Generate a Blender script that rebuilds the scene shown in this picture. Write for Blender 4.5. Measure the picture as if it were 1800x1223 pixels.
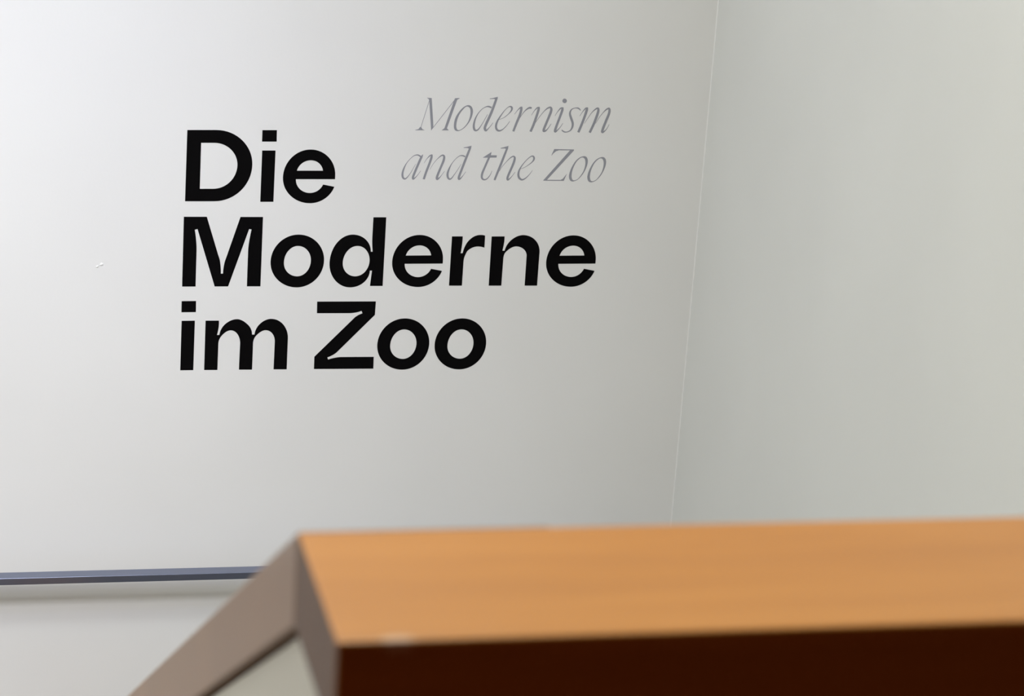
import bpy, bmesh, math, random
from mathutils import Vector, Matrix
from mathutils.geometry import tessellate_polygon

for o in list(bpy.data.objects):
    bpy.data.objects.remove(o, do_unlink=True)
sc = bpy.context.scene
C = sc.collection

# ---------------------------------------------------------------- camera, world, lights, exposure
EYE = 1.65
FPX, PITCH, ROLL, YAW = 4682.34, 0.321696, 0.068669, 0.235702
Y_WALL = 5.0                 # wall with the lettering (x runs along it, y runs into it, z up; z=0 upper floor)
X_RIGHT = 1.5722             # wall on the right
cam_d = bpy.data.cameras.new('camera')
cam = bpy.data.objects.new('camera', cam_d); C.objects.link(cam)
cy, sy, cp, sp, cr, sr = math.cos(YAW), math.sin(YAW), math.cos(PITCH), math.sin(PITCH), math.cos(ROLL), math.sin(ROLL)
A = Matrix(((cy, -sy, 0), (sy, cy, 0), (0, 0, 1)))
B = Matrix(((1, 0, 0), (0, 0, -1), (0, 1, 0)))
P = Matrix(((1, 0, 0), (0, cp, -sp), (0, sp, cp)))
Q = Matrix(((cr, -sr, 0), (sr, cr, 0), (0, 0, 1)))
W2C = Q @ P @ B @ A                                       # world -> x right, y down, z forward
R = W2C.transposed() @ Matrix(((1, 0, 0), (0, -1, 0), (0, 0, -1)))
cam.matrix_world = Matrix.Translation((0, 0, EYE)) @ R.to_4x4()
cam_d.sensor_width = 36.0
cam_d.lens = FPX / 1800 * 36
cam_d.clip_start = 0.05
cam_d.dof.use_dof = True
cam_d.dof.focus_distance = 5.25
cam_d.dof.aperture_fstop = 9.0
sc.camera = cam

world = bpy.data.worlds.new('world'); sc.world = world
world.use_nodes = True
world.node_tree.nodes['Background'].inputs[0].default_value = (0.98, 1.0, 0.97, 1)
world.node_tree.nodes['Background'].inputs[1].default_value = 0.05

def area(name, loc, target, sx, sy_, power, col=(1, 1, 1), spread=180):
    l = bpy.data.lights.new(name, 'AREA'); l.shape = 'RECTANGLE'; l.size = sx; l.size_y = sy_
    l.energy = power; l.color = col; l.spread = math.radians(spread)
    o = bpy.data.objects.new(name, l); C.objects.link(o)
    o.location = loc
    o.rotation_euler = (Vector(target) - Vector(loc)).to_track_quat('-Z', 'Y').to_euler()
    return o
# unseen area lights, most of them added to brighten walls and rail
area('ceiling_fill', (-1.0, 3.0, 2.88), (-1.0, 3.0, 0), 2.6, 3.4, 36.0, (0.961, 0.983, 1.000))  # added soft panel under a plain ceiling, lifts the whole stairwell
area('left_fill', (-2.45, 2.5, 0.9), (0, 2.5, 0.9), 1.6, 2.0, 15.4, (0.942, 1.000, 1.000))  # added soft light before a solid wall; no window is built
area('wash_light', (-0.9, 1.4, 2.85), (-0.6, 5, -0.5), 0.9, 0.8, 16.2, (0.932, 0.920, 1.000), 50)  # added wash, brightens the lower left of the lettered wall
area('wash_light', (-0.9, 1.4, 2.85), (-0.5, 5, 0.3), 1.2, 1.0, 13.2, (0.970, 1.000, 0.924), 70)  # added wide wash for the left-to-right falloff on the lettered wall
area('wash_light', (-0.2, 2.0, 2.85), (0.35, 5, 0.6), 0.3, 0.3, 2.4, (0.625, 0.667, 1.000), 36)  # added narrow wash, lifts the upper middle of the lettered wall
area('wash_light', (-0.55, 2.95, 2.2), (0.1, 5, 0.0), 0.3, 0.3, 10.0, (0.700, 0.800, 1.000), 150)  # spot placed from the shadow of the steel rail
area('overhead_fill', (0.25, 2.6, 2.8), (0.3, 2.2, 0), 0.5, 0.7, 34.8, (1.000, 0.983, 0.805))  # added overhead light, brightens the rail top
area('overhead_fill', (-0.1, 1.9, 2.8), (0.1, 1.5, 0), 0.5, 0.5, 0.6, (1.000, 0.667, 0.000))  # added amber light, tints the rail top
area('overhead_fill', (1.1, 3.2, 2.8), (1.2, 3.2, 0), 0.3, 0.3, 2.2, (1.000, 0.455, 0.000))  # added orange light, warms the right wall
area('hall_fill', (-0.4, -1.6, 2.85), (-0.4, -1.6, 0), 1.2, 1.2, 8.0, (1.000, 0.362, 0.150))  # added warm light from behind, lifts the rail's dark front

sc.view_settings.view_transform = 'Standard'
sc.view_settings.look = 'None'
sc.view_settings.exposure = 0.0
sc.view_settings.gamma = 1.0
sc.view_settings.use_curve_mapping = False

# ---------------------------------------------------------------- helpers
def tag(o, label=None, cat=None, group=None, kind=None):
    if label: o['label'] = label
    if cat: o['category'] = cat
    if group: o['group'] = group
    if kind: o['kind'] = kind
    return o

def link_mesh(name, bm, mat, parent=None, smooth=False):
    bmesh.ops.recalc_face_normals(bm, faces=bm.faces)
    me = bpy.data.meshes.new(name); bm.to_mesh(me); bm.free()
    if smooth:
        for p in me.polygons: p.use_smooth = True
    me.materials.append(mat)
    o = bpy.data.objects.new(name, me); C.objects.link(o)
    if parent: o.parent = parent
    return o

def empty(name, loc):
    o = bpy.data.objects.new(name, None); C.objects.link(o); o.location = loc; o.empty_display_size = 0.05
    return o

def box_bm(lo, hi, bevel=0.0, seg=2):
    bm = bmesh.new()
    bmesh.ops.create_cube(bm, size=1)
    for v in bm.verts:
        v.co = Vector([lo[i] + (v.co[i] + 0.5) * (hi[i] - lo[i]) for i in range(3)])
    if bevel:
        bmesh.ops.bevel(bm, geom=list(bm.edges), offset=bevel, segments=seg, affect='EDGES', profile=0.5)
    return bm

def prism_bm(poly, axis, a, b, bevel=0.0):
    """Extrude a polygon (two coordinates) along axis from a to b."""
    def pt(p, t):
        return {'x': (t, p[0], p[1]), 'y': (p[0], t, p[1]), 'z': (p[0], p[1], t)}[axis]
    bm = bmesh.new()
    f = [bm.verts.new(pt(p, a)) for p in poly]; g = [bm.verts.new(pt(p, b)) for p in poly]
    bm.faces.new(f); bm.faces.new(g)
    n = len(poly)
    for i in range(n): bm.faces.new((f[i], f[(i + 1) % n], g[(i + 1) % n], g[i]))
    bmesh.ops.recalc_face_normals(bm, faces=bm.faces)
    if bevel:
        bmesh.ops.bevel(bm, geom=list(bm.edges), offset=bevel, segments=3, affect='EDGES', profile=0.5)
    return bm

# ---------------------------------------------------------------- materials
def mat_base(name, col, rough, spec=0.5, metal=0.0):
    m = bpy.data.materials.new(name); m.use_nodes = True
    b = m.node_tree.nodes['Principled BSDF']
    b.inputs['Base Color'].default_value = (*col, 1); b.inputs['Roughness'].default_value = rough
    b.inputs['Specular IOR Level'].default_value = spec; b.inputs['Metallic'].default_value = metal
    return m, m.node_tree, b

def paint(name, col, rough=0.6, var=0.02, bump=0.05, scale=160):
    """Rolled wall paint: a faint orange-peel relief and a little unevenness of tone."""
    m, t, b = mat_base(name, col, rough, 0.35)
    N, Lk = t.nodes, t.links
    tc = N.new('ShaderNodeTexCoord')
    n1 = N.new('ShaderNodeTexNoise'); n1.inputs['Scale'].default_value = scale; n1.inputs['Detail'].default_value = 3
    n2 = N.new('ShaderNodeTexNoise'); n2.inputs['Scale'].default_value = 2.3; n2.inputs['Detail'].default_value = 2
    Lk.new(tc.outputs['Object'], n1.inputs['Vector']); Lk.new(tc.outputs['Object'], n2.inputs['Vector'])
    r = N.new('ShaderNodeValToRGB')
    r.color_ramp.elements[0].color = (*[c * (1 - var) for c in col], 1); r.color_ramp.elements[0].position = 0.3
    r.color_ramp.elements[1].color = (*[min(1, c * (1 + var)) for c in col], 1); r.color_ramp.elements[1].position = 0.7
    Lk.new(n2.outputs['Fac'], r.inputs['Fac']); Lk.new(r.outputs['Color'], b.inputs['Base Color'])
    bp = N.new('ShaderNodeBump'); bp.inputs['Strength'].default_value = bump; bp.inputs['Distance'].default_value = 0.002
    Lk.new(n1.outputs['Fac'], bp.inputs['Height']); Lk.new(bp.outputs['Normal'], b.inputs['Normal'])
    return m

def wood(name, dark, mid, light, rough, axis, spec=0.5):
    """Varnished hardwood: noise stretched along the grain."""
    m, t, b = mat_base(name, mid, rough, spec)
    N, Lk = t.nodes, t.links
    tc = N.new('ShaderNodeTexCoord'); mp = N.new('ShaderNodeMapping')
    s = {'x': (1.3, 16, 16), 'y': (16, 1.3, 1.3), 'z': (16, 16, 1.3)}[axis]
    mp.inputs['Scale'].default_value = s
    if axis == 'y': mp.inputs['Rotation'].default_value = (math.radians(30.3), 0, 0)
    Lk.new(tc.outputs['Object'], mp.inputs['Vector'])
    n = N.new('ShaderNodeTexNoise'); n.inputs['Scale'].default_value = 2.2; n.inputs['Detail'].default_value = 6
    n.inputs['Roughness'].default_value = 0.6; n.inputs['Distortion'].default_value = 0.6
    Lk.new(mp.outputs['Vector'], n.inputs['Vector'])
    r = N.new('ShaderNodeValToRGB')
    r.color_ramp.elements[0].color = (*dark, 1); r.color_ramp.elements[0].position = 0.28
    r.color_ramp.elements[1].color = (*light, 1); r.color_ramp.elements[1].position = 0.72
    e = r.color_ramp.elements.new(0.5); e.color = (*mid, 1)
    Lk.new(n.outputs['Fac'], r.inputs['Fac']); Lk.new(r.outputs['Color'], b.inputs['Base Color'])
    n2 = N.new('ShaderNodeTexNoise'); n2.inputs['Scale'].default_value = 14; n2.inputs['Detail'].default_value = 4
    Lk.new(mp.outputs['Vector'], n2.inputs['Vector'])
    bp = N.new('ShaderNodeBump'); bp.inputs['Strength'].default_value = 0.08; bp.inputs['Distance'].default_value = 0.001
    Lk.new(n2.outputs['Fac'], bp.inputs['Height']); Lk.new(bp.outputs['Normal'], b.inputs['Normal'])
    return m

M_WALL = paint('white_wall_paint', (0.71, 0.71, 0.70))
M_WALL_R = paint('white_wall_paint_light_tint', (0.70, 0.705, 0.68))  # same white paint, with the light's yellow-green tint put into its colour
M_CAULK, _, _ = mat_base('pale_corner_filler', (0.74, 0.74, 0.73), 0.5)
M_CEIL = paint('ceiling_paint', (0.8, 0.8, 0.79))
M_PLASTER = paint('beige_plaster', (0.80, 0.76, 0.65), 0.7)
M_STONE = paint('grey_stone_step', (0.30, 0.28, 0.26), 0.5, 0.15, 0.1, 60)
M_PARQUET = wood('parquet', (0.10, 0.028, 0.009), (0.14, 0.04, 0.013), (0.17, 0.05, 0.016), 0.45, 'x', 0.3)
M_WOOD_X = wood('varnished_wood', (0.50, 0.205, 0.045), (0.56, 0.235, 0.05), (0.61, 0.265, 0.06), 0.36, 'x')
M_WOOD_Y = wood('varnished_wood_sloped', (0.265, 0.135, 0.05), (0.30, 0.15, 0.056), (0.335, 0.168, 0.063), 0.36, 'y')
M_END = wood('wood_end_grain', (0.125, 0.06, 0.025), (0.155, 0.072, 0.03), (0.185, 0.085, 0.034), 0.5, 'z', 0.4)
M_SHADE_STRIP, _, _ = mat_base('underside_shade_strip', (0.012, 0.007, 0.005), 0.7, 0.2)  # near-black strip added where only shade darkens the rail's underside
M_STEEL, _, _ = mat_base('blue_grey_lacquered_steel', (0.215, 0.24, 0.335), 0.28, 0.5, 0.85)
M_BLACK, _, _ = mat_base('black_vinyl', (0.0028, 0.0026, 0.0028), 0.8, 0.03)
M_GREY, _, _ = mat_base('grey_vinyl', (0.262, 0.268, 0.30), 0.5, 0.3)
# a worn, paler spot in the varnish on the near edge of the level rail
def add_wear(m, centre, radius, col):
    t = m.node_tree; N, Lk = t.nodes, t.links; b = N['Principled BSDF']
    src = b.inputs['Base Color'].links[0].from_socket
    tc = N.new('ShaderNodeTexCoord'); mp = N.new('ShaderNodeMapping'); mp.vector_type = 'TEXTURE'
    mp.inputs['Location'].default_value = centre; mp.inputs['Scale'].default_value = radius
    Lk.new(tc.outputs['Object'], mp.inputs['Vector'])
    nz = N.new('ShaderNodeTexNoise'); nz.inputs['Scale'].default_value = 2.0
    Lk.new(mp.outputs['Vector'], nz.inputs['Vector'])
    ad = N.new('ShaderNodeVectorMath'); ad.operation = 'ADD'
    Lk.new(mp.outputs['Vector'], ad.inputs[0]); Lk.new(nz.outputs['Color'], ad.inputs[1])
    sb = N.new('ShaderNodeVectorMath'); sb.operation = 'SUBTRACT'; sb.inputs[1].default_value = (0.5, 0.5, 0.5)
    Lk.new(ad.outputs[0], sb.inputs[0])
    ln = N.new('ShaderNodeVectorMath'); ln.operation = 'LENGTH'; Lk.new(sb.outputs[0], ln.inputs[0])
    mr = N.new('ShaderNodeMapRange'); mr.inputs['From Min'].default_value = 0.5; mr.inputs['From Max'].default_value = 1.1
    mr.inputs['To Min'].default_value = 0.85; mr.inputs['To Max'].default_value = 0.0
    Lk.new(ln.outputs['Value'], mr.inputs['Value'])
    mx = N.new('ShaderNodeMix'); mx.data_type = 'RGBA'
    Lk.new(mr.outputs['Result'], mx.inputs['Factor']); Lk.new(src, mx.inputs['A']); mx.inputs['B'].default_value = (*col, 1)
    Lk.new(mx.outputs['Result'], b.inputs['Base Color'])
add_wear(M_WOOD_X, (0.254, 1.273, 1.05), (0.011, 0.0055, 0.01), (0.70, 0.46, 0.31))
M_DARK_HALL = wood('dark_hall_lining', (0.024, 0.008, 0.004), (0.04, 0.013, 0.006), (0.055, 0.019, 0.009), 0.5, 'z', 0.3)  # invented dark lining of the unseen hall, keeps the rail front dark

# ---------------------------------------------------------------- the setting
Z_LOW = -2.1                 # landing at the foot of the flight
Z_CEIL = 2.9
wall_back = tag(link_mesh('wall_back', box_bm((-2.5, Y_WALL, Z_LOW), (X_RIGHT + 0.2, Y_WALL + 0.2, Z_CEIL)), M_WALL), kind='structure')
wall_right = tag(link_mesh('wall_right', box_bm((X_RIGHT, 1.0, Z_LOW), (X_RIGHT + 0.2, Y_WALL, Z_CEIL)), M_WALL_R), kind='structure')
tag(link_mesh('wall_left', box_bm((-2.7, 1.0, Z_LOW), (-2.5, Y_WALL + 0.2, Z_CEIL)), M_WALL), kind='structure')
tag(link_mesh('ceiling', box_bm((-2.7, 1.0, Z_CEIL), (X_RIGHT + 0.2, Y_WALL + 0.2, Z_CEIL + 0.15)), M_CEIL), kind='structure')
# unseen hall behind the camera, made dark so little light reaches the rail front
tag(link_mesh('wall_hall_left', box_bm((-2.7, -3.5, -0.2), (-2.5, 1.0, Z_CEIL)), M_DARK_HALL), kind='structure')
tag(link_mesh('wall_hall_right', box_bm((X_RIGHT, -3.5, -0.2), (X_RIGHT + 0.2, 1.0, Z_CEIL)), M_DARK_HALL), kind='structure')
tag(link_mesh('wall_front', box_bm((-2.7, -3.7, -0.2), (X_RIGHT + 0.2, -3.5, Z_CEIL)), M_DARK_HALL), kind='structure')
tag(link_mesh('ceiling_hall', box_bm((-2.7, -3.7, Z_CEIL), (X_RIGHT + 0.2, 1.0, Z_CEIL + 0.15)), M_DARK_HALL), kind='structure')
tag(link_mesh('floor', box_bm((-2.5, -3.5, -0.2), (X_RIGHT, 1.41, 0)), M_PARQUET), kind='structure')
tag(link_mesh('floor_lower', box_bm((-2.5, 1.42, Z_LOW - 0.2), (X_RIGHT, Y_WALL, Z_LOW)), M_STONE), kind='structure')
tag(link_mesh('wall_light_stop', box_bm((-2.5, 1.22, Z_LOW), (X_RIGHT, 1.41, -0.2)), M_WALL), kind='structure')  # unseen wall added to stop world light leaking in from below
# narrow bead of filler in the corner of the two walls
bm = prism_bm([(X_RIGHT - 0.0017, Y_WALL), (X_RIGHT, Y_WALL), (X_RIGHT, Y_WALL - 0.0017)], 'z', Z_LOW, Z_CEIL)
tag(link_mesh('trim_corner', bm, M_CAULK), kind='structure')
# a flake of chipped paint left of the lettering
def flake(cx, cz, r, seed, name):
    rnd = random.Random(seed); bm = bmesh.new()
    ring = [bm.verts.new((cx + r * (0.6 + 0.6 * rnd.random()) * math.cos(a), Y_WALL - 0.0002, cz + r * (0.6 + 0.6 * rnd.random()) * math.sin(a)))
            for a in [k * math.tau / 9 for k in range(9)]]
    top = bm.verts.new((cx, Y_WALL - 0.0022, cz))
    for k in range(9): bm.faces.new((ring[k], ring[(k + 1) % 9], top))
    return link_mesh(name, bm, M_CAULK, wall_back)
flake(0.3708, 0.1143, 0.0045, 3, 'paint_chip'); flake(0.3625, 0.1095, 0.0028, 5, 'paint_chip')

# ---------------------------------------------------------------- balustrade: level rail, sloping rail, plastered parapets
XL = 0.2212                  # left face of both rails
YN, YF = 1.2710, 1.4228      # near and far edge of the level rail
ZT, HR = 1.0500, 0.0600      # top of the level rail, its height
SL = 0.585                   # fall of the flight (about 30 degrees)
REC = 0.007
GAP = 0.005                  # shadow gap between rail and parapet, added to darken that line                  # parapet faces lie this far behind the rail faces
YE = 4.86
bal = empty('balustrade', (XL, YF, 0))
tag(bal, 'varnished brown wooden handrail with a sloping arm over a beige parapet', 'balustrade')
def under(o):
    o.parent = bal; o.matrix_parent_inverse = Matrix.Translation(-bal.location); return o
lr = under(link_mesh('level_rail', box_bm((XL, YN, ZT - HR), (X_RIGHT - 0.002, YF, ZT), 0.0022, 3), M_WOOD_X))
lr.data.materials.append(M_END)                       # sawn end shows the end grain
for p in lr.data.polygons:
    if p.normal.x < -0.9: p.material_index = 1
tp = lambda y: ZT - (y - YF) * SL
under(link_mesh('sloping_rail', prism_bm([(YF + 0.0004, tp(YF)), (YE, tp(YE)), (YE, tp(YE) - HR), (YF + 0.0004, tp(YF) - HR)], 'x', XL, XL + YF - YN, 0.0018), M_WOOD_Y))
under(link_mesh('level_parapet', box_bm((XL + REC, YN + REC, 0.0), (X_RIGHT - 0.002, YF - REC, ZT - HR - GAP)), M_PLASTER))
under(link_mesh('shade_strip', box_bm((XL + 0.03, YN + 0.03, ZT - HR - GAP), (X_RIGHT - 0.002, YF - 0.03, ZT - HR)), M_SHADE_STRIP))
zr = lambda y: tp(y) - HR
zb = lambda y: zr(y) - GAP
under(link_mesh('sloping_parapet', prism_bm([(YF - REC, zb(YF)), (YF, zb(YF)), (YE - 0.03, zb(YE - 0.03)), (YE - 0.03, Z_LOW), (YF - REC, Z_LOW)], 'x', XL + REC, XL + YF - YN - REC), M_PLASTER))
under(link_mesh('shade_strip', prism_bm([(YF + 0.001, zr(YF)), (YE - 0.04, zr(YE - 0.04)), (YE - 0.04, zb(YE - 0.04)), (YF + 0.001, zb(YF))], 'x', XL + 0.03, XL + YF - YN - 0.03), M_SHADE_STRIP))

# ---------------------------------------------------------------- flight of steps left of the parapet
stair = empty('staircase', (-0.6, YF, 0))
tag(stair, 'grey stone flight descending beside the beige parapet', 'staircase')
n_steps = 12; rise = -Z_LOW / n_steps; run = rise / SL
for k in range(1, n_steps):
    s = link_mesh('step', box_bm((-1.6, YF + (k - 1) * run, -k * rise - 0.16), (XL + REC - 0.001, YF + k * run + 0.02, -k * rise), 0.004), M_STONE)
    s.parent = stair; s.matrix_parent_inverse = Matrix.Translation(-stair.location)

# ---------------------------------------------------------------- flat steel rail on the wall below the lettering
BY0, BY1, BZ1, BZ0 = Y_WALL - 0.090, Y_WALL - 0.060, -0.5055, -0.5206
wr = empty('wall_rail', (0.2, Y_WALL, BZ0))
tag(wr, 'flat blue-grey steel rail mounted on the white wall below the lettering', 'handrail')
def on_wr(o):
    o.parent = wr; o.matrix_parent_inverse = Matrix.Translation(-wr.location); return o
on_wr(link_mesh('bar', box_bm((-2.1, BY0, BZ0), (X_RIGHT - 0.02, BY1, BZ1), 0.0016, 4), M_STEEL))
for bx in (-1.9, -0.9, 1.2):
    bmb = box_bm((bx - 0.015, BY1 - 0.001, BZ0 + 0.003), (bx + 0.015, Y_WALL, BZ1 - 0.003), 0.001)
    on_wr(link_mesh('bracket', bmb, M_STEEL))

# traced letter shapes
GLYPH = {
 'D': [[(529.64,384.67,0,'l'),(586.35,385.32,'h'),(657.61,316.18,'v'),(585.56,242.59,'h','l'),(529.0,242.28,0,'l')],[(556.92,359.5,0,'l'),(582.71,359.77,'h'),(628.57,315.28,'v'),(582.28,267.67,'h','l'),(556.99,267.5,0,'l')]],
 'i': [[(675.86,345.35,0,'l'),(701.93,345.61,0,'l'),(701.55,242.16,0,'l'),(675.7,242.02,0,'l')]],
 'dot': [[(674.79,386.08,0,'l'),(703.2,386.41,0,'l'),(703.43,363.37,0,'l'),(674.97,363.07,0,'l')]],
 'e': [[(821.31,288.81,'v'),(821.35,296.48,'v'),(771.43,348.25,'h'),(718.38,291.74,'v'),(773.36,239.63,'h'),(820.7,273.33,0,'l'),(798.18,277.81,0),(772.5,260.44,'h'),(744.0,288.24,'v','l')],[(745.37,305.37,0),(772.33,326.62,'h'),(796.72,305.78,0,'l')]],
 'M': [[(527.53,210.98,0,'l'),(572.24,211.16,0,'l'),(597.11,132.29,0),(600.96,118.94,'s'),(603.1,95.12,'v','l'),(607.32,95.12,'v'),(608.93,113.59,'s'),(612.59,127.63,0,'l'),(638.03,211.04,0,'l'),(682.26,211.22,0,'l'),(682.17,68.8,0,'l'),(655.34,68.85,0,'l'),(655.28,139.01,'v'),(656.31,157.7,'s'),(660.61,185.66,0,'l'),(655.84,186.57,0,'l'),(618.28,68.78,0,'l'),(591.72,68.7,0,'l'),(554.8,186.26,0,'l'),(549.51,184.66,0),(553.11,160.16,'s'),(554.2,138.91,'v','l'),(554.22,68.64,0,'l'),(527.81,68.55,0,'l')]],
 'o': [[(754.22,175.47,'h'),(806.83,121.63,'v'),(754.24,66.49,'h'),(700.47,119.35,'v')],[(753.71,152.17,'h'),(780.56,121.62,'v'),(754.48,89.43,'h'),(726.91,117.85,'v')]],
 'd': [[(901.45,211.49,0,'l'),(927.26,211.6,0,'l'),(927.15,69.19,0,'l'),(901.41,69.24,0,'l'),(903.96,101.09,0,'l'),(899.71,101.1,'v'),(861.37,66.28,'h'),(817.93,117.12,'v'),(862.11,175.75,'h'),(899.54,140.51,'v','l'),(903.34,140.52,0),(901.47,160.84,'s'),(901.31,175.85,'v','l')],[(872.68,152.37,'h'),(898.12,121.66,'v'),(870.54,89.31,'h'),(844.43,117.12,'v')]],
 'r': [[(1062.24,172.53,0,'l'),(1084.26,172.58,0),(1083.94,157.57,'s'),(1082.08,137.52,0,'l'),(1086.13,137.52,0),(1093.42,158.84,'s'),(1106.13,171.63,'s'),(1120.61,175.67,'h'),(1129.79,174.32,0,'l'),(1129.91,149.12,0),(1115.97,151.61,'h'),(1096.81,143.56,'s'),(1089.98,128.74,'s'),(1088.9,116.16,'v','l'),(1088.65,69.48,0,'l'),(1062.18,69.53,0,'l')]],
 'n': [[(1143.28,172.64,0,'l'),(1169.83,172.71,0),(1169.63,159.11,'s'),(1167.15,142.85,0,'l'),(1171.79,142.86,0),(1184.37,165.39,'s'),(1208.28,175.58,'h'),(1244.07,139.73,'v','l'),(1243.92,69.23,0,'l'),(1218.01,69.28,0,'l'),(1217.88,131.34,'v'),(1194.84,151.93,'h'),(1174.42,140.36,'s'),(1170.19,125.73,'v','l'),(1169.77,69.37,0,'l'),(1143.74,69.42,0,'l')]],
 'm': [[(575.89,-2.05,0,'l'),(602.39,-2.18,0),(602.15,-15.74,'s'),(599.35,-32.07,0,'l'),(604.09,-32.1,0),(614.84,-9.58,'s'),(638.21,0.69,'h'),(661.05,-11.9,'s'),(668.99,-31.67,0,'l'),(673.89,-31.7,0),(684.09,-9.24,'s'),(706.22,1.05,'h'),(740.98,-40.21,'v','l'),(741.1,-105.4,0,'l'),(714.65,-105.15,0,'l'),(715.03,-47.02,'v'),(695.81,-22.51,'h'),(677.02,-34.22,'s'),(671.64,-50.9,'v','l'),(671.53,-105.46,0,'l'),(645.23,-105.21,0,'l'),(645.83,-50.72,'v'),(626.44,-22.53,'h'),(609.63,-32.41,'s'),(602.54,-50.42,'v','l'),(602.36,-105.52,0,'l'),(575.95,-105.27,0,'l')]],
 'Z': [[(796.62,36.76,0,'l'),(915.07,36.8,0,'l'),(914.46,8.46,0,'l'),(840.5,-70.35,0),(832.02,-76.34,'s'),(822.13,-80.77,0,'l'),(823.95,-85.43,0),(836.97,-81.87,'s'),(850.37,-80.29,'h','l'),(916.55,-80.41,0,'l'),(916.85,-105.6,0,'l'),(796.04,-105.2,0,'l'),(795.89,-79.14,0,'l'),(874.72,4.03,0),(881.23,8.33,'s'),(889.13,11.78,0,'l'),(886.87,16.96,0),(875.61,13.66,'s'),(862.25,12.32,'h','l'),(797.11,12.45,0,'l')]],
}
TITLE = [('D',0,0),('i',0,0),('e',0,0),('M',0,0),('o',0,0),('d',0,0),('e',225.38,-172.88),('r',0,0),('n',0,0),('e',540.89,-172.93),('i',-147.11,-347.55),('m',0,0),('Z',0,0),('o',221.88,-174.77),('o',339.48,-175.27)]
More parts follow.
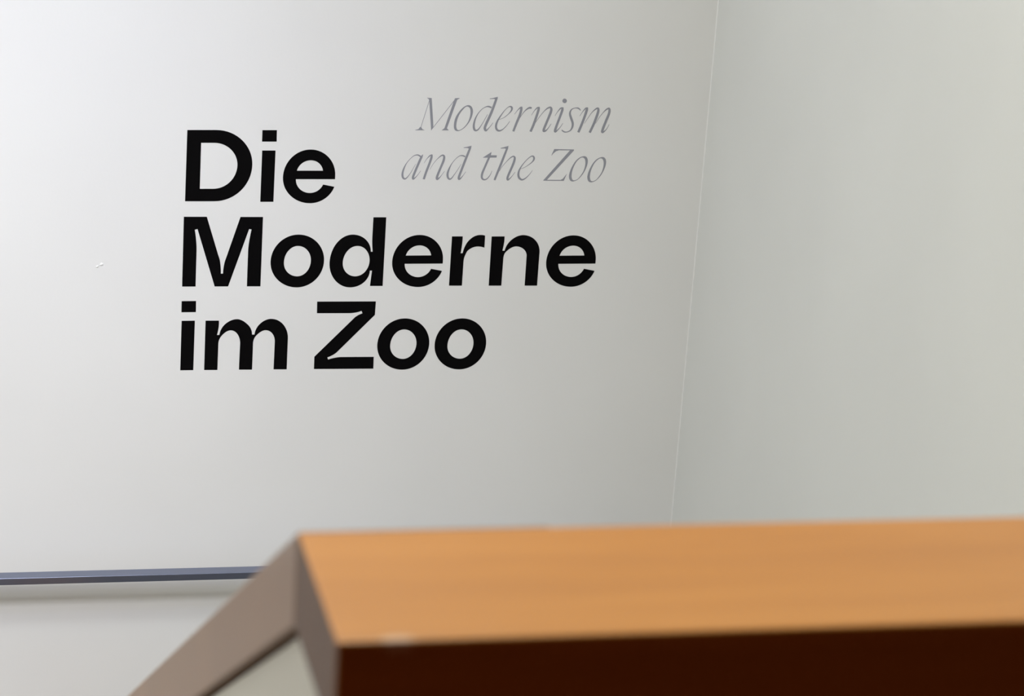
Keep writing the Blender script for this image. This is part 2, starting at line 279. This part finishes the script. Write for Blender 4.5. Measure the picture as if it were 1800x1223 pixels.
SUBTITLE = [
 ('M',{'s':[[(986.01,392.63,1.06),(1001.13,451.19,0.9)],[(1009.34,392.32,0.98),(1050.92,450.75,1.06)]],'p':[[(975.93,389.99),(982.08,391.66),(984.92,395.83),(987.19,395.86),(989.92,391.75),(995.04,389.52),(975.97,389.18)],[(995.37,454.87),(1005.03,454.44),(1011.66,397.52),(1008.03,389.2),(1007.57,389.43),(1000.43,449.47),(998.9,452.53)],[(1051.83,454.65),(1060.9,455.23),(1060.52,454.08),(1056.31,451.97),(1039.0,393.82),(1043.12,389.84),(1028.52,389.67),(1033.97,394.1),(1049.08,447.29),(1050.82,452.46)]]}),
 ('o',{'r':[[(1080.58,441.08),(1086.16,437.72),(1089.07,429.49),(1087.72,417.99),(1082.71,406.42),(1074.23,395.38),(1065.43,389.52),(1059.19,388.52),(1054.43,391.69),(1052.58,399.73),(1054.08,412.97),(1059.32,424.52),(1067.28,434.6),(1074.38,439.85)],[(1077.67,438.29),(1082.43,435.14),(1084.23,428.28),(1083.88,419.09),(1080.89,408.13),(1074.09,397.68),(1065.89,391.25),(1061.11,390.85),(1058.41,394.04),(1057.42,400.94),(1059.1,413.03),(1063.04,423.42),(1069.12,432.44),(1073.96,437.32)]]}),
 ('d',{'s':[[(1135.32,456.75,4.64),(1126.64,427.69,5.06),(1116.13,399.91,5.07),(1115.77,392.98,5.07),(1118.12,390.24,3.17),(1122.97,395.37,1.41),(1127.23,400.62,0.91),(1130.88,406.43,0.66)],[(1126.07,436.65,3.16),(1120.19,438.86,2.95),(1114.51,438.1,1.69),(1106.81,433.17,1.15),(1099.37,423.88,1.69),(1094.37,412.32,2.95),(1092.56,400.78,4.0),(1093.83,393.3,4.43),(1096.89,390.22,3.38),(1101.92,392.24,2.32),(1107.69,400.96,1.16),(1113.84,412.56,0.83),(1118.91,422.98,0.66)]],'p':[[(1121.44,455.17),(1127.12,455.94),(1137.48,458.84),(1136.4,454.24),(1131.89,453.03),(1130.66,454.39),(1121.52,454.03)]]}),
 ('e',{'s':[[(1140.29,412.08,0.66),(1151.5,416.49,0.99),(1160.78,424.1,1.29),(1166.61,431.66,2.96),(1167.05,437.19,3.81),(1164.02,439.45,2.75),(1159.84,438.25,1.42),(1152.82,431.48,1.16),(1144.45,418.7,2.33),(1139.15,408.26,3.59),(1137.45,399.01,4.23),(1139.84,392.33,4.02),(1145.16,390.2,3.18),(1151.86,393.4,1.7),(1159.39,401.58,0.99),(1164.61,409.73,0.66)]]}),
 ('r',{'s':[[(1173.46,423.91,0.66),(1178.69,431.82,1.16),(1184.07,437.42,2.54),(1186.66,438.38,2.0)],[(1186.58,439.53,2.75),(1186.44,436.53,4.66),(1186.02,430.76,4.88),(1183.5,420.35,4.88),(1178.67,406.43,4.67),(1173.13,389.24,4.25)],[(1184.9,416.67,0.66),(1187.96,422.72,1.0),(1194.28,431.45,1.7),(1200.84,436.72,3.18),(1204.83,437.47,4.03),(1207.2,436.58,2.55)]]}),
 ('n',{'s':[[(1207.61,422.39,0.67),(1212.78,431.11,1.16),(1218.13,437.3,2.55),(1221.27,438.61,2.01)],[(1221.65,439.77,2.76),(1221.66,436.42,4.46),(1220.87,431.22,4.89),(1217.71,418.47,4.89),(1213.05,402.22,4.9),(1208.17,389.18,4.68)],[(1216.78,406.89,0.5),(1222.99,417.38,0.83),(1231.43,429.05,1.17),(1238.99,436.66,2.55),(1244.63,438.81,3.62),(1247.14,436.19,4.47),(1246.86,430.41,5.11),(1243.66,419.96,4.9),(1238.86,406.0,4.69),(1235.05,394.36,4.91),(1235.54,390.65,4.69),(1239.85,392.09,2.56),(1244.12,397.37,1.17),(1249.1,405.54,0.67)]]}),
 ('i',{'s':[[(1255.71,421.84,0.67),(1260.34,430.0,1.17),(1265.64,436.78,2.56),(1269.58,438.57,2.56)],[(1270.09,439.5,2.77),(1270.09,436.26,4.48),(1269.3,431.28,4.91),(1265.77,419.08,4.7),(1261.06,403.95,4.7),(1258.07,392.3,4.92),(1259.19,389.76,3.85),(1263.03,392.94,2.02),(1268.37,399.39,1.0),(1272.82,406.99,0.67)]],'dot':[(1277.83,452.54),(1277.61,450.77),(1276.72,449.26),(1275.29,448.24),(1273.54,447.86),(1271.74,448.19),(1270.16,449.17),(1269.04,450.65),(1268.56,452.41),(1268.79,454.18),(1269.68,455.69),(1271.11,456.71),(1272.86,457.08),(1274.66,456.76),(1276.24,455.78),(1277.35,454.3)]}),
 ('s',{'s':[[(1306.85,432.93,0.84),(1305.49,435.57,2.35),(1301.57,438.07,2.57),(1295.74,438.34,1.43),(1289.53,435.82,2.02),(1286.4,430.92,3.21),(1286.25,425.13,4.06),(1289.18,417.05,4.71),(1292.78,407.81,4.5),(1292.8,399.68,3.86),(1289.24,392.66,2.36),(1283.07,389.45,1.72),(1277.25,389.38,2.36),(1272.98,392.01,2.35),(1271.59,393.62,1.17)]]}),
 ('m',{'s':[[(1306.29,421.91,0.67),(1311.45,430.67,1.17),(1316.76,437.46,2.57),(1319.69,438.77,2.03)],[(1320.3,439.94,2.79),(1320.09,436.58,4.5),(1319.09,431.35,5.14),(1315.37,417.38,4.93),(1310.19,401.05,4.94),(1305.87,388.78,4.72)],[(1316.75,406.94,0.5),(1322.95,417.47,0.84),(1330.22,429.17,1.18),(1337.82,436.58,2.58),(1342.13,438.26,3.65),(1343.58,434.57,4.72),(1342.16,425.84,5.16),(1336.59,407.18,4.94),(1329.26,388.46,4.73)],[(1340.1,407.22,0.5),(1346.21,418.93,0.84),(1353.57,429.48,1.18),(1360.05,436.29,2.58),(1364.81,438.21,3.66),(1366.51,434.52,4.73),(1365.53,426.14,4.95),(1360.78,412.13,4.95),(1355.37,394.59,4.96),(1355.52,389.69,4.53),(1360.0,392.31,2.04),(1364.27,397.6,1.01),(1368.08,405.81,0.67)]]}),
 ('a',{'s':[[(990.9,335.11,3.17),(986.48,338.16,2.8),(982.36,339.35,2.24),(976.37,337.75,1.49),(969.6,332.04,1.02),(962.03,322.21,1.49),(957.06,310.85,3.17),(955.05,301.05,3.91),(956.14,293.84,4.1),(959.66,290.56,3.17),(963.81,292.56,2.05),(970.25,301.17,1.02),(975.77,311.52,0.73),(980.33,320.83,0.44)],[(993.95,340.49,0.58),(991.5,335.33,4.1),(988.97,329.65,4.66),(984.56,317.77,4.48),(979.71,304.34,4.48),(976.42,293.99,4.48),(977.42,290.49,3.36),(981.8,294.03,1.77),(986.56,299.75,0.88),(991.22,307.32,0.58)]]}),
 ('n',{'s':[[(997.25,323.03,0.58),(1002.07,331.31,1.02),(1007.79,337.84,2.24),(1010.95,339.41,1.77)],[(1011.69,340.65,2.61),(1011.68,337.36,4.11),(1010.94,332.42,4.67),(1007.72,321.06,4.49),(1002.94,306.59,4.49),(998.28,290.02,4.3)],[(1009.38,309.73,0.44),(1014.89,320.09,0.73),(1022.43,330.46,1.02),(1030.15,337.74,2.24),(1034.65,339.12,3.18),(1036.88,335.74,4.12),(1035.83,327.49,4.68),(1031.46,315.08,4.31),(1027.08,302.65,4.5),(1024.55,293.53,4.69),(1025.74,290.43,3.94),(1030.61,294.4,1.77),(1034.39,299.6,0.88),(1039.27,306.88,0.59)]]}),
 ('d',{'s':[[(1088.65,356.32,3.94),(1084.78,344.44,4.51),(1079.6,328.91,4.7),(1073.58,310.26,4.51),(1068.89,294.69,4.52),(1070.06,290.55,3.39),(1074.52,294.73,1.78),(1078.29,299.94,0.88),(1082.51,306.4,0.59)],[(1078.93,336.65,2.82),(1073.9,338.77,2.44),(1067.82,338.09,1.51),(1060.03,331.83,1.03),(1052.49,321.45,1.5),(1048.0,311.08,3.19),(1045.69,301.76,4.13),(1046.62,294.52,4.13),(1050.22,290.61,3.19),(1054.39,292.71,2.07),(1059.84,300.83,1.03),(1066.37,311.23,0.74),(1071.87,321.62,0.44)]],'p':[[(1074.93,355.47),(1081.99,356.77),(1090.83,359.13),(1089.31,353.96),(1084.23,353.5),(1083.15,354.52),(1074.99,354.44)]]}),
 ('t',{'s':[[(1128.22,337.1,3.96),(1125.26,329.32,4.1),(1120.67,316.86,4.1),(1116.22,304.38,4.39),(1115.17,296.59,4.11),(1116.86,291.78,3.54),(1120.82,290.01,2.69),(1125.36,291.37,2.13),(1129.69,296.08,1.56),(1133.15,302.18,0.95),(1135.22,308.42,0.55)]],'p':[[(1115.26,335.43),(1119.31,338.18),(1131.98,346.83),(1130.73,340.07),(1143.05,339.96),(1142.56,335.53),(1115.29,334.97)]]}),
 ('h',{'s':[[(1163.66,356.82,3.83),(1158.42,340.49,4.4),(1152.65,322.57,4.54),(1146.83,305.4,4.4),(1141.54,289.31,3.98)],[(1150.53,307.77,0.44),(1154.63,315.98,0.78),(1159.59,322.63,0.95),(1166.74,331.25,1.34),(1173.31,336.98,2.13),(1177.47,338.18,2.84),(1179.78,334.86,4.12),(1178.63,326.69,4.69),(1174.78,314.98,4.41),(1169.53,300.9,4.41),(1167.52,292.7,4.27),(1169.08,290.13,3.27),(1173.11,293.52,1.85),(1177.41,298.62,0.95),(1182.33,306.07,0.56)]],'p':[[(1149.76,355.13),(1156.57,356.9),(1165.79,359.55),(1163.69,354.11),(1161.45,352.92),(1158.28,354.29),(1149.83,354.05)]]}),
 ('e',{'s':[[(1192.72,312.79,0.56),(1198.03,314.39,0.78),(1206.23,319.14,1.14),(1215.04,326.23,2.0),(1218.9,332.1,3.42),(1218.54,337.16,3.42),(1215.69,339.16,2.42),(1211.16,337.48,1.71),(1203.88,330.8,1.35),(1196.06,320.61,1.85),(1190.79,310.43,3.13),(1189.35,301.84,4.13),(1191.22,294.82,4.28),(1196.54,290.72,3.42),(1201.89,291.93,2.28),(1207.77,296.67,1.57),(1213.5,303.59,0.78),(1217.34,309.87,0.45)]]}),
 ('Z',{'p':[[(1259.12,354.01),(1300.0,353.59),(1299.23,351.77),(1291.96,351.69),(1268.81,351.65),(1263.06,349.6),(1257.94,345.19),(1254.82,340.61),(1254.4,341.52)],[(1291.93,352.06),(1299.69,352.86),(1299.28,351.04),(1248.7,290.42),(1241.1,288.72),(1241.47,289.91)],[(1241.1,288.72),(1245.51,290.58),(1276.89,290.63),(1281.69,293.59),(1284.97,298.46),(1288.79,303.52),(1283.41,288.66)]]}),
 ('o',{'r':[[(1321.97,340.05),(1327.47,337.19),(1329.82,330.36),(1329.06,321.22),(1325.18,309.76),(1318.71,298.72),(1311.08,290.88),(1302.19,287.6),(1296.56,289.67),(1293.58,296.7),(1294.12,305.39),(1297.5,316.39),(1303.71,328.31),(1312.18,336.86)],[(1318.52,337.38),(1323.12,334.41),(1324.94,328.49),(1324.93,320.27),(1322.63,309.74),(1317.27,299.63),(1311.41,292.53),(1304.76,289.91),(1300.97,291.72),(1298.85,298.11),(1299.09,307.26),(1301.62,317.34),(1306.64,328.15),(1313.21,335.23)]]}),
 ('o',{'r':[[(1359.94,338.56),(1365.44,335.7),(1367.79,328.87),(1367.03,319.73),(1363.15,308.27),(1356.68,297.23),(1349.05,289.39),(1340.16,286.11),(1334.53,288.18),(1331.55,295.21),(1332.09,303.9),(1335.47,314.9),(1341.68,326.82),(1350.15,335.37)],[(1356.49,335.89),(1361.09,332.92),(1362.91,327.0),(1362.9,318.78),(1360.6,308.25),(1355.24,298.14),(1349.38,291.04),(1342.73,288.42),(1338.94,290.23),(1336.82,296.62),(1337.06,305.77),(1339.59,315.85),(1344.61,326.66),(1351.18,333.74)]]}),
]

# ---------------------------------------------------------------- lettering
# Outlines in millimetres on the wall (x along the wall, z up). Node: (x, z, tangent, segment);
# tangent h / v / s (smooth) / 0 (corner), segment 'l' = straight line to the next node.
def outline(nodes, step=16):
    n = len(nodes); out = []
    P = [Vector(q[:2]) for q in nodes]
    tan = []
    for i, q in enumerate(nodes):
        t = q[2] if len(q) > 2 else 0
        if t == 'h': tan.append(Vector((1, 0)))
        elif t == 'v': tan.append(Vector((0, 1)))
        elif t == 's': tan.append((P[(i + 1) % n] - P[i - 1]).normalized())
        else: tan.append(None)
    for i in range(n):
        j = (i + 1) % n
        out.append(P[i].copy())
        if len(nodes[i]) > 3 and nodes[i][3] == 'l': continue
        a, b = P[i], P[j]; d = b - a; L = d.length; ch = d / L
        ta, tb = tan[i], tan[j]
        if ta is not None and ta.dot(ch) < 0: ta = -ta
        if tb is not None and tb.dot(ch) < 0: tb = -tb
        if ta is None and tb is None: continue
        if ta is None: ta = (2 * ch * tb.dot(ch) - tb)
        if tb is None: tb = (2 * ch * ta.dot(ch) - ta)
        den = ta.x * tb.y - ta.y * tb.x
        ha = hb = L / 3
        if abs(den) > 1e-3:
            u = (d.x * tb.y - d.y * tb.x) / den          # a + u ta  =  b - w tb
            w = (ta.x * d.y - ta.y * d.x) / den
            if u > 0 and w > 0 and max(u, w) < 2 * L:
                ang = math.acos(max(-1, min(1, ta.dot(tb))))
                k = 4 / 3 * math.tan(ang / 4) / math.tan(ang / 2)
                ha, hb = k * u, k * w
        c1, c2 = a + ta * ha, b - tb * hb
        for s in range(1, step):
            t = s / step
            out.append(a * (1 - t) ** 3 + c1 * 3 * t * (1 - t) ** 2 + c2 * 3 * t * t * (1 - t) + b * t ** 3)
    return out

def smooth_loop(pts, step=5):
    return outline([(x, z, 's') for x, z in pts], step)

def ribbon(st, step=6):
    """Brush stroke of changing width: closed outline along the smoothed centre line."""
    n = len(st); c = []
    for i in range(n - 1):
        p0, p1, p2, p3 = (Vector(st[max(i - 1, 0)]), Vector(st[i]), Vector(st[i + 1]), Vector(st[min(i + 2, n - 1)]))
        for s in range(step):
            t = s / step
            q = 0.5 * (2 * p1 + (p2 - p0) * t + (2 * p0 - 5 * p1 + 4 * p2 - p3) * t * t + (3 * p1 - p0 - 3 * p2 + p3) * t ** 3)
            c.append(q if n > 2 else p1.lerp(p2, t))
    c.append(Vector(st[-1]))
    L, Rr = [], []
    for i, q in enumerate(c):
        d = (c[min(i + 1, len(c) - 1)] - c[max(i - 1, 0)]); d = Vector((d.x, d.y)).normalized()
        nrm = Vector((-d.y, d.x)); w = max(q.z, 0.35) / 2
        L.append(Vector((q.x, q.y)) + nrm * w); Rr.append(Vector((q.x, q.y)) - nrm * w)
    return L, Rr

VINYL = 0.00025
def add_shape(bm, loops, lift=0.0):
    """Flat vinyl cut: filled outline (first loop) with holes, extruded by its thickness off the wall."""
    y0, y1 = Y_WALL, Y_WALL - VINYL - lift
    tri = tessellate_polygon([[Vector((p.x, p.y, 0)) for p in lp] for lp in loops])
    flat = [p for lp in loops for p in lp]
    fr = [bm.verts.new((p.x / 1000, y1, p.y / 1000)) for p in flat]
    bk = [bm.verts.new((p.x / 1000, y0, p.y / 1000)) for p in flat]
    for t in tri:
        try: bm.faces.new([fr[i] for i in t])
        except ValueError: pass
    k = 0
    for lp in loops:
        n = len(lp)
        for i in range(n):
            a, b = k + i, k + (i + 1) % n
            try: bm.faces.new((fr[a], fr[b], bk[b], bk[a]))
            except ValueError: pass
        k += n

def add_ribbon(bm, st, lift):
    L, Rr = ribbon(st)
    y0, y1 = Y_WALL, Y_WALL - VINYL - lift
    v = lambda p, y: bm.verts.new((p.x / 1000, y, p.y / 1000))
    up = lambda Q: [v(p, y1 - k * 2e-6) for k, p in enumerate(Q)]     # a hair's rise along the stroke, so turns never lie coplanar
    lf, rf, lb, rb = up(L), up(Rr), [v(p, y0) for p in L], [v(p, y0) for p in Rr]
    n = len(L)
    for i in range(n - 1):
        bm.faces.new((lf[i], lf[i + 1], rf[i + 1], rf[i]))
        bm.faces.new((lf[i], lb[i], lb[i + 1], lf[i + 1])); bm.faces.new((rf[i + 1], rb[i + 1], rb[i], rf[i]))
    bm.faces.new((lf[0], rf[0], rb[0], lb[0])); bm.faces.new((rf[-1], lf[-1], lb[-1], rb[-1]))

# title, each letter one piece of black vinyl
title = empty('title_lettering', (0.5, Y_WALL, -0.11))
tag(title, 'bold black sans-serif lettering reading Die Moderne im Zoo on the white wall', 'lettering')
cache = {}
def glyph_mesh(ch):
    if ch not in cache:
        bm = bmesh.new()
        add_shape(bm, [outline(n) for n in GLYPH[ch]])
        bmesh.ops.recalc_face_normals(bm, faces=bm.faces)
        me = bpy.data.meshes.new('letter'); bm.to_mesh(me); bm.free(); me.materials.append(M_BLACK)
        cache[ch] = me
    return cache[ch]
for ch, dx, dz in TITLE:
    o = bpy.data.objects.new('letter', glyph_mesh(ch)); C.objects.link(o)
    o.parent = title; o.location = Vector((dx / 1000, 0, dz / 1000)) - title.location
    if ch == 'i':
        d = bpy.data.objects.new('dot', glyph_mesh('dot')); C.objects.link(d); d.parent = o

sub = empty('subtitle_lettering', (0.95, Y_WALL, 0.29))
tag(sub, 'thin grey italic serif lettering reading Modernism and the Zoo on the white wall', 'lettering')
for ch, g in SUBTITLE:
    bm = bmesh.new(); lift = 0.0
    for r in (g.get('r'),) if 'r' in g else ():
        add_shape(bm, [smooth_loop(q) for q in r])
    for q in g.get('p', ()):
        add_shape(bm, [[Vector(p) for p in q]], lift); lift += 0.00001
    for q in g.get('s', ()):
        add_ribbon(bm, q, lift); lift += 0.00001
    o = link_mesh('letter', bm, M_GREY, sub); o.location = -sub.location
    if 'dot' in g:
        bm = bmesh.new(); add_shape(bm, [[Vector(p) for p in g['dot']]])
        link_mesh('dot', bm, M_GREY, o)
